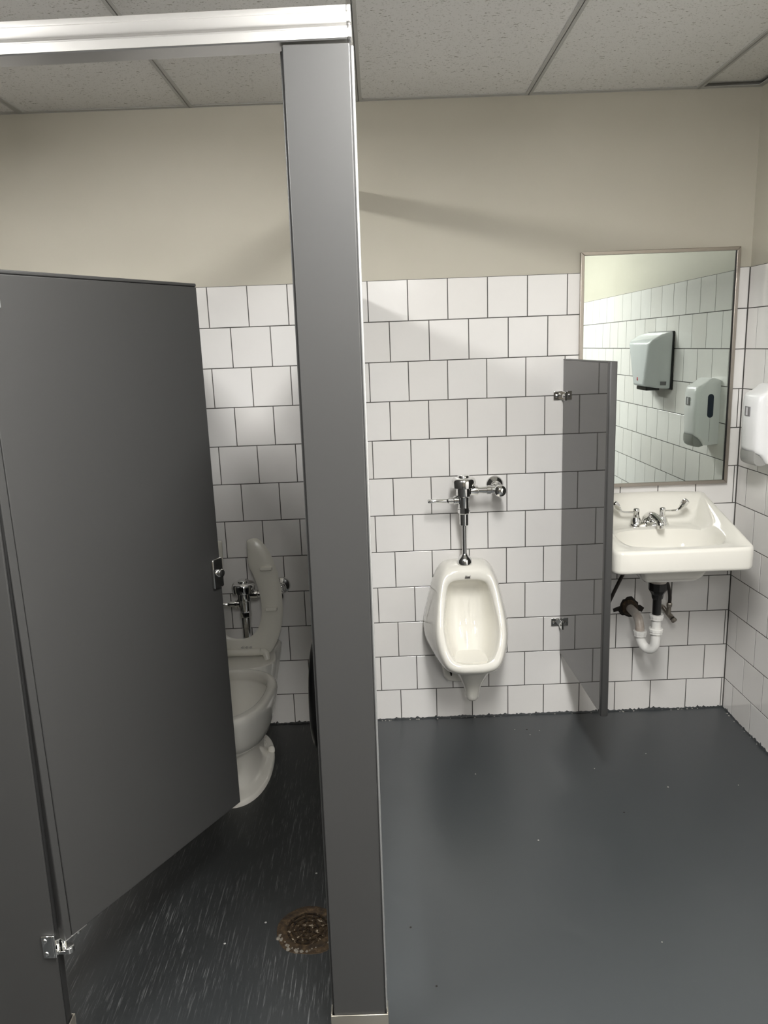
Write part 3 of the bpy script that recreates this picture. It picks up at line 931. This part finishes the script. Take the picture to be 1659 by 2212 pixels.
# ------------------------------------------------------------------ mirror
MX0, MX1, MZ0, MZ1 = 0.8076, 1.4088, 0.984, 1.8862
mir = thing('wall_mirror', 'rectangular wall mirror in a thin steel frame above the sink', 'mirror', ((MX0 + MX1) / 2, 0, MZ0))
mb = MB()
fw, fd_ = 0.0135, 0.019
def bar(pts):
    # pts: outer a, outer b, inner b, inner a as (x, z)
    mb.loft([[(x, -0.0004, z) for x, z in pts], [(x, -fd_, z) for x, z in pts]])
for pts in (((MX0, MZ1), (MX1, MZ1), (MX1 - fw, MZ1 - fw), (MX0 + fw, MZ1 - fw)), ((MX0, MZ0), (MX1, MZ0), (MX1 - fw, MZ0 + fw), (MX0 + fw, MZ0 + fw)),
            ((MX0, MZ0), (MX0, MZ1), (MX0 + fw, MZ1 - fw), (MX0 + fw, MZ0 + fw)), ((MX1, MZ0), (MX1, MZ1), (MX1 - fw, MZ1 - fw), (MX1 - fw, MZ0 + fw))):
    mb = MB()
    bar(pts)
    build('frame_bar', mb, 'satin_steel', mir, bevel=0.0015, seg=2)
build('gap_shade_strip', MB().box(MX1 - fw - 0.0045, MX1 - fw + 0.001, -0.0142, -0.004, MZ0 + fw, MZ1 - fw), 'black_plastic', mir, smooth=0)  # shade of the gap inside the right bar, built as a black strip
build('mirror_glass', MB().box(MX0 + 0.010, MX1 - 0.010, -0.0130, -0.001, MZ0 + 0.010, MZ1 - 0.010), 'mirror_silver', mir, smooth=0)

# ------------------------------------------------------------------ sink
SX = 1.075
sink = thing('sink', 'cream porcelain wall-hung sink with backsplash below the mirror', 'sink', (SX, 0, 0.66))
SH, SD, SC = 0.250, 0.462, 0.040
NS = 120


def rr_out(t_, inset=0.0):
    """point on the rounded rectangle by angle about its centre"""
    hx_, hy_, rc = SH - inset, SD / 2 - inset, max(SC - inset, 0.008)
    c_, s__ = math.cos(t_), math.sin(t_)
    # march: superellipse-like exact rounded rectangle by ray clipping
    best = 1e9
    if abs(c_) > 1e-9:
        best = min(best, hx_ / abs(c_))
    if abs(s__) > 1e-9:
        best = min(best, hy_ / abs(s__))
    px, py = abs(c_) * best, abs(s__) * best
    rcb = rc if s__ < 0 else 0.012
    if px > hx_ - rcb and py > hy_ - rcb:
        qx, qy = hx_ - rcb, hy_ - rcb
        bq = c_ * c_ + s__ * s__
        bb = abs(c_) * qx + abs(s__) * qy
        disc = max(bb * bb - (qx * qx + qy * qy - rcb * rcb), 0)
        l_ = bb + math.sqrt(disc)
        px, py = abs(c_) * l_, abs(s__) * l_
    return (math.copysign(px, c_), math.copysign(py, s__))


ANGS = []
for q in range(NS):
    ANGS.append(2 * math.pi * q / NS)
ca = math.atan2(SD / 2, SH)
for a0 in (ca, math.pi - ca, math.pi + ca, 2 * math.pi - ca):
    for dlt in (-.05, -.03, -.012, 0, .012, .03, .05):
        ANGS.append(a0 + dlt)
ANGS = sorted(ANGS)
SYC = -SD / 2 - 0.0005


def edge_h(y):
    t_ = min(max(-y / 0.44, 0), 1)
    return 0.840 + 0.112 * (1 - t_) ** 1.0


def sstep(a, c, x):
    t_ = min(max((x - a) / (c - a), 0), 1)
    return t_ * t_ * (3 - 2 * t_)


def top_z(x, y):
    dside = SH - abs(x - SX)
    dback = -y
    dd = min(dside, dback * 0.85)
    w_ = sstep(0.014, 0.085, dd)
    crown = 0.010 * (1 - ((x - SX) / SH) ** 2) * (1 - sstep(0.0, 0.06, dback))
    return edge_h(y) * (1 - w_) + 0.846 * w_ + crown - 0.006 * sstep(0.16, 0.40, -y) * w_


def basin_pt(t_, s__):
    e_ = 2.7
    c_, n_ = math.cos(t_), math.sin(t_)
    px = math.copysign(abs(c_) ** (2 / e_), c_) * 0.193 * s__
    py = math.copysign(abs(n_) ** (2 / e_), n_) * 0.128 * s__
    return (SX + px, -0.292 + py + 0.02 * (1 - s__))


rings = []
for sc_, z in ((0.16, .672), (0.28, .676), (0.38, .686), (0.45, .706), (0.50, .735), (0.56, .757)):
    rings.append([(SX + rr_out(t_)[0] * sc_, SYC + 0.0 + rr_out(t_)[1] * sc_ * 1.25, z) for t_ in ANGS])
for ins, z in ((0.03, .762), (0.016, .757), (0.006, .757), (0.0015, .762), (0.0, .770)):
    rings.append([(SX + rr_out(t_, ins)[0], SYC + rr_out(t_, ins)[1], z) for t_ in ANGS])
for ins, dz in ((0.0, -0.014), (0.0015, -0.006), (0.006, -0.001), (0.012, 0.0)):
    rg = []
    for t_ in ANGS:
        px, py = rr_out(t_, ins)
        y_ = SYC + py
        rg.append((SX + px, y_, top_z(SX + px, y_) + dz))
    rings.append(rg)
for q in range(1, 15):
    w_ = q / 14
    rg = []
    for t_ in ANGS:
        px, py = rr_out(t_, 0.012)
        bx_, by_ = basin_pt(t_, 1.0)
        x_, y_ = SX + px + (bx_ - SX - px) * w_, SYC + py + (by_ - SYC - py) * w_
        z_ = top_z(x_, y_)
        if q == 14:
            z_ -= 0.004
        elif q == 13:
            z_ -= 0.0008
        rg.append((x_, y_, z_))
    rings.append(rg)
for s__, z in ((.975, .826), (.95, .812), (.91, .790), (.85, .766), (.76, .746), (.62, .731), (.45, .722), (.28, .717), (.14, .714)):
    rg = []
    for t_ in ANGS:
        x_, y_ = basin_pt(t_, s__)
        rg.append((x_, y_, z))
    rings.append(rg)
build('basin', MB().loft(rings), 'porcelain', sink, smooth=60)
build('drain_flange', MB().lathe((SX, -.272, .7135), (0, 0, 1), [(0, .024), (.003, .024), (.004, .020), (.001, .016), (.0012, .002)], 24), 'chrome', sink, smooth=40)

# ------------------------------------------------------------------ faucet
FY, FZ = -0.112, 0.8455
FX = 1.067
fc = thing('faucet', 'chrome centreset faucet with two wing handles on the sink', 'faucet', (FX, FY, FZ))
def oval(cx, cy, cz, hx_, hy_, n=32, e=3.2):
    return [(cx + math.copysign(abs(math.cos(a)) ** (2 / e), math.cos(a)) * hx_, cy + math.copysign(abs(math.sin(a)) ** (2 / e), math.sin(a)) * hy_, cz) for a in (2 * math.pi * q / n for q in range(n))]
build('base', MB().loft([oval(FX, FY, FZ - .003, .078, .026), oval(FX, FY, FZ + .006, .077, .025), oval(FX, FY, FZ + .014, .072, .021), oval(FX, FY, FZ + .017, .066, .016)])
      .lathe((FX - .0508, FY, FZ + .010), (0, 0, 1), [(0, .0235), (.010, .021), (.020, .016), (.024, .0145)], 24)
      .lathe((FX + .0508, FY, FZ + .010), (0, 0, 1), [(0, .0235), (.010, .021), (.020, .016), (.024, .0145)], 24), 'chrome', fc, smooth=45)
sp_ = spline([(FX, FY + .012, FZ + .006), (FX + .002, FY + .004, FZ + .030), (FX + .005, FY - .022, FZ + .040), (FX + .009, FY - .058, FZ + .037), (FX + .012, FY - .085, FZ + .028), (FX + .0125, FY - .092, FZ + .018)], 6)
spo = build('spout', MB().tube(sp_, [0.026 - 0.011 * min(1, q / 20) for q in range(len(sp_))], n=20), 'chrome', fc, smooth=60)
build('aerator', MB().lathe((FX + .0125, FY - .0925, FZ + .022), (0, -.1, -1), [(0, .0125), (.012, .0125), (.014, .010)], 20), 'chrome', spo, smooth=40)
for s_ in (-1, 1):
    hxx = FX + s_ * .0508
    h = build('handle', MB().lathe((hxx, FY, FZ + .032), (0, 0, 1), [(0, .0125), (.004, .0135), (.010, .0118), (.014, .0112), (.028, .0122), (.034, .0118), (.038, .009), (.039, .002)], 22), 'chrome', fc, smooth=50)
    # wing blade: sweeps outwards and up
    pth = spline([(hxx + s_ * .004, FY, FZ + .056), (hxx + s_ * .030, FY - .002, FZ + .056), (hxx + s_ * .055, FY - .005, FZ + .059), (hxx + s_ * .072, FY - .008, FZ + .071), (hxx + s_ * .083, FY - .010, FZ + .089), (hxx + s_ * .092, FY - .011, FZ + .098)], 5)
    rg = []
    for q, p in enumerate(pth):
        w_ = q / (len(pth) - 1)
        tq = (pth[min(q + 1, len(pth) - 1)] - pth[max(q - 1, 0)]).normalized()
        nn = Vector((-tq.z, 0, tq.x)) * (1 if s_ > 0 else -1)
        hy_ = 0.0060 + 0.005 * sstep(0.2, 0.8, w_) - 0.004 * sstep(0.92, 1.0, w_)
        th = 0.0032 + 0.0078 * sstep(0.40, 0.70, w_) - 0.0035 * sstep(0.94, 1.0, w_)
        rg.append([p + Vector((0, a * hy_, 0)) + nn * c_ * th for a, c_ in ((-1, -.3), (-.7, -1), (.7, -1), (1, -.3), (1, .3), (.7, 1), (-.7, 1), (-1, .3))])
    build('wing_blade', MB().loft(rg), 'chrome', h, smooth=60)

# ------------------------------------------------------------------ drain pipes below the sink
TXp, TYp = 1.0735, -0.215
dp = thing('drain_pipe', 'white plastic trap and black tailpiece hanging under the sink', 'pipe', (TXp, TYp, 0.35))
build('strainer_nut', MB().lathe((TXp, TYp, .6715), (0, 0, -1), [(0, .038), (.014, .036), (.022, .033), (.028, .032)], 24), 'pvc_stained', dp, smooth=40)
build('tailpiece_nut', MB().lathe((TXp, TYp, .645), (0, 0, -1), [(0, .0345), (.030, .0345), (.034, .032), (.046, .024), (.052, .0225), (.062, .0215), (.068, .0185)], 10), 'black_plastic', dp, smooth=25)
build('tailpiece', MB().cyl((TXp, TYp, .60), (TXp, TYp, .50), .0165, n=24), 'black_plastic', dp)
nut = lambda c_, ax, r_, h_: MB().lathe(c_, ax, [(0, r_ * .93), (.002, r_), (h_ * .55, r_), (h_ * .6, r_ * .93), (h_, r_ * .93), (h_ + .001, r_ * .8)], 12)
build('slip_nut', nut((TXp, TYp, .515), (0, 0, -1), .0275, .020), 'pvc_white', dp, smooth=25)
build('riser', MB().cyl((TXp, TYp, .50), (TXp, TYp, .435), .0185, n=24), 'pvc_white', dp)
build('slip_nut', nut((TXp, TYp, .458), (0, 0, -1), .0275, .021), 'pvc_white', dp, smooth=25)
EX, EY = 1.036, -0.150
pth = spline([(TXp, TYp, .440), (TXp, TYp, .405), (TXp - .002, TYp + .004, .383), (TXp - .010, TYp + .014, .366), (TXp - .021, TYp + .030, .362), (TXp - .032, TYp + .046, .372), (EX + .002, EY + .002, .388), (EX, EY + .004, .405)], 6)
build('trap_bend', MB().tube(pth, .0185, n=24), 'pvc_white', dp, smooth=60)
build('slip_nut', nut((EX, EY + .004, .424), (0, .0, -1), .0275, .022), 'pvc_white', dp, smooth=25)
pth = spline([(EX, EY + .004, .405), (EX, EY + .008, .435), (EX, EY + .025, .462), (EX, EY + .055, .472), (EX, -.04, .472), (EX + .002, .006, .470)], 6)
build('trap_arm', MB().tube(pth, .0175, n=20), 'pvc_stained', dp, smooth=60)
build('wall_collar', MB().lathe((EX + .002, .001, .470), (0, -1, 0), [(0, .033), (.012, .033), (.016, .030), (.022, .024), (.024, .019)], 24), 'rust', dp, smooth=40)
# ragged hole broken through the tiles around the pipe
rnd = random.Random(4)
hp = []
for q in range(28):
    a = 2 * math.pi * q / 28
    rr = .040 + rnd.uniform(-.004, .006)
    hp.append((EX + .002 + rr * 1.05 * math.cos(a), .470 + rr * math.sin(a) * 1.05))
build('wall_hole', MB().loft([[(x, -0.0006, z) for x, z in hp], [(EX + .002 + (x - EX - .002) * .9, -0.0022, .470 + (z - .470) * .9) for x, z in hp]]).loft([[(EX + a, -.0009, .452 + c_) for a, c_ in ((.030, .006), (.056, -.006), (.066, .012), (.048, .026), (.03, .026))], [(EX + a, -.0005, .452 + c_) for a, c_ in ((.030, .006), (.056, -.006), (.066, .012), (.048, .026), (.03, .026))]]).loft([[(EX - a, y_, .452 + c_) for a, c_ in ((.030, .004), (.062, -.002), (.066, .013), (.048, .020), (.03, .026))] for y_ in (-.0009, -.0005)]), 'hole_dark', dp, smooth=0)


def supply(label, vx, vz, hose, round_cap):
    t = thing('supply_line', label, 'water supply', (vx, 0, vz))
    build('escutcheon', MB().lathe((vx - (0 if round_cap else .012), -0.0004, vz), (0, -1, 0), [(0, .029), (.003, .029), (.006, .024), (.009, .012)], 24), 'pvc_white' if not round_cap else 'chrome', t, smooth=45)
    if round_cap:
        vb = build('stop_valve', MB().lathe((vx, -.006, vz), (0, -1, 0), [(0, .009), (.03, .010), (.034, .013), (.055, .013), (.058, .010)], 16).cyl((vx, -.042, vz), (vx, -.042, vz + .035), .0085), 'chrome', t, smooth=40)
        build('valve_handle', MB().lathe((vx, -.064, vz), (0, -1, 0), [(0, .008), (.002, .017), (.008, .018), (.011, .012), (.012, .002)], 18), 'chrome', vb, smooth=50)
    else:
        p0, p1 = Vector((vx - .012, -.006, vz)), Vector((vx + .012, -.060, vz - .034))
        vb = build('stop_valve', MB().tube([p0, p0 + Vector((0, -.022, 0)), p0.lerp(p1, .6), p1], [.009, .009, .0105, .011], n=14).cyl((vx - .001, -.048, vz - .022), (vx + .001, -.052, vz + .018), .0095, .008), 'valve_brass', t, smooth=50)
        build('valve_handle', MB().lathe(p1, (0.45, -.5, -.62), [(0, .006), (.004, .0115), (.014, .0125), (.018, .009), (.019, .002)], 10), 'valve_brass', vb, smooth=30)
    build('hose', MB().tube(spline(hose, 6), .0073, n=12), 'braid_dark', t, smooth=60)
    a, c_ = Vector(hose[0]), Vector(hose[1])
    dr = (c_ - a).normalized()
    build('hose_nut', MB().lathe(a - dr * .010, dr, [(0, .0095), (.003, .011), (.016, .011), (.020, .0085)], 6), 'valve_brass', t, smooth=20)


supply('dark braided hose and brass stop valve right of the white trap', 1.185, .470, [(1.186, -.052, .492), (1.185, -.056, .530), (1.172, -.070, .575), (1.150, -.085, .62), (1.125, -.095, .66), (1.118, -.100, .76)], False)
supply('black hose and chrome stop valve left of the trap beside the grey divider', .920, .425, [(.922, -.050, .470), (.935, -.057, .510), (.955, -.075, .575), (.985, -.095, .66), (1.005, -.105, .71), (1.015, -.108, .76)], True)

# ------------------------------------------------------------------ soap dispenser on the right wall
sd = thing('soap_dispenser', 'white plastic soap dispenser on the right wall next to the mirror', 'soap dispenser', (XR, -0.278, 1.10))
SYM = -0.278
bodyp = [(0.0, 1.112), (.058, 1.1075), (.064, 1.113), (.074, 1.128), (.088, 1.141), (.103, 1.149), (.1075, 1.165), (.109, 1.25), (.1078, 1.325), (.105, 1.345), (.098, 1.356), (.084, 1.362), (.066, 1.372), (.050, 1.385), (.036, 1.390), (.018, 1.388), (.0, 1.380)]
def sdsec(yo, sd_, iz):
    zc = 1.245
    return [(XR - 0.0004 - dd_ * sd_, SYM + yo, zc + (z - zc) * (1 - iz)) for dd_, z in bodyp]
secs = [sdsec(-.064, .70, .03), sdsec(-.0635, .80, .018), sdsec(-.060, .89, .008), sdsec(-.050, .95, .003), sdsec(-.034, .97, .002), sdsec(-.015, .995, 0), sdsec(0, 1, 0), sdsec(.015, .995, 0), sdsec(.034, .97, .002), sdsec(.050, .95, .003), sdsec(.060, .89, .008), sdsec(.0635, .80, .018), sdsec(.064, .70, .03)]
body = build('body', MB().loft(secs), 'white_plastic', sd, smooth=50)
lev = [(.060, 1.1062), (.0655, 1.1125), (.0755, 1.1270), (.0885, 1.1390), (.1025, 1.1465), (.1070, 1.1530), (.1085, 1.140), (.1075, 1.122), (.103, 1.110), (.095, 1.1035), (.080, 1.1010)]
def lvsec(yo, sd_):
    return [(XR - dd_ * sd_ - .0005, SYM + yo, z) for dd_, z in lev]
build('push_lever', MB().loft([lvsec(-.050, .93), lvsec(-.044, .97), lvsec(-.02, 1.005), lvsec(.0, 1.01), lvsec(.02, 1.005), lvsec(.044, .97), lvsec(.050, .93)]), 'lever_grey', sd, smooth=50)
for s_ in (1, -1):
    yy = SYM + s_ * .0640
    zz = [(XR - .040 - .0125 * math.cos(a), 1.3120 + .0125 * math.sin(a)) for a in (math.pi * q / 8 for q in range(9))] + [(XR - .040 + .0125 * math.cos(a), 1.2380 - .0125 * math.sin(a)) for a in (math.pi * q / 8 for q in range(9))]
    build('level_window', MB().loft([[(x_, yy - s_ * .003, z_) for x_, z_ in zz], [(x_, yy + s_ * .0008, z_) for x_, z_ in zz]]), 'window_navy', sd, smooth=0)
    build('seam_line', MB().box(XR - .0405, XR - .0395, min(yy - .0005, yy + .0005), max(yy - .0005, yy + .0005), 1.125, 1.229), 'lever_grey', sd, smooth=0)
bd = build('badge', MB().box(XR - .1115, XR - .108, SYM - .018, SYM + .018, 1.277, 1.311), 'badge_grey', body, bevel=.001)
build('badge_bar', MB().box(XR - .1122, XR - .1112, SYM - .005, SYM + .007, 1.280, 1.308), 'badge_light', sd, smooth=0)

# ------------------------------------------------------------------ hand dryer on the right wall (seen in the mirror)
hd = thing('hand_dryer', 'white electric hand dryer with tapered front, reflected in the mirror', 'hand dryer', (XR, -0.907, 1.32))
y0, y1 = -1.080, -0.738
def hdp(dd_, y_, z_):
    return (XR - 0.0004 - dd_, y_, z_)
mb = MB()
secs = []
def hsec(dd_, yn, yf, zt, zb, ynb, yfb):
    return [hdp(dd_, yn, zt), hdp(dd_, yf, zt), hdp(dd_, yfb, zb), hdp(dd_, ynb, zb)]
secs = [hsec(0, y1, y0, 1.588, 1.316, y1 - .012, y0 + .012), hsec(.020, y1, y0, 1.588, 1.316, y1 - .012, y0 + .012), hsec(.060, y1 - .004, y0 + .004, 1.576, 1.320, y1 - .034, y0 + .034), hsec(.100, y1 - .006, y0 + .006, 1.555, 1.326, y1 - .070, y0 + .100), hsec(.118, y1 - .03, y0 + .03, 1.535, 1.330, y1 - .085, y0 + .115)]
# finer outline: densify each edge
def dens(rg, n=6):
    out = []
    for q in range(len(rg)):
        a, c_ = Vector(rg[q]), Vector(rg[(q + 1) % len(rg)])
        out += [a.lerp(c_, w_ / n) for w_ in range(n)]
    return out
build('cover', MB().loft(secs), 'dryer_white', hd, bevel=.012, seg=4, smooth=60)
build('back_gasket', MB().box(XR - .010, XR - .0003, y0 - .002, y1 + .002, 1.312, 1.591), 'seam_dark', hd, bevel=.004)
build('air_nozzle', MB().box(XR - .098, XR - .03, -.97, -.83, 1.306, 1.3255), 'black_plastic', hd, bevel=.004)
mb = MB()
for a, c_, w_, h_ in ((0, 0, .006, .014), (.006, .008, .006, .006), (.008, -.002, .005, .007)):
    mb.box(XR - .1196, XR - .117, -.905 + a, -.905 + a + w_, 1.356 + c_, 1.356 + c_ + h_)
build('brand_mark', mb, 'logo_red', hd, smooth=0)
mb = MB()
mb.loft([[hdp(.030, y1 - .008, 1.334), hdp(.052, y1 - .022, 1.334), hdp(.052, y1 - .016, 1.352), hdp(.030, y1 - .004, 1.352)], [hdp(.030, y1 - .020, 1.334), hdp(.052, y1 - .032, 1.334), hdp(.052, y1 - .026, 1.352), hdp(.030, y1 - .016, 1.352)]])
build('rating_label', mb, 'badge_grey', hd, smooth=0)
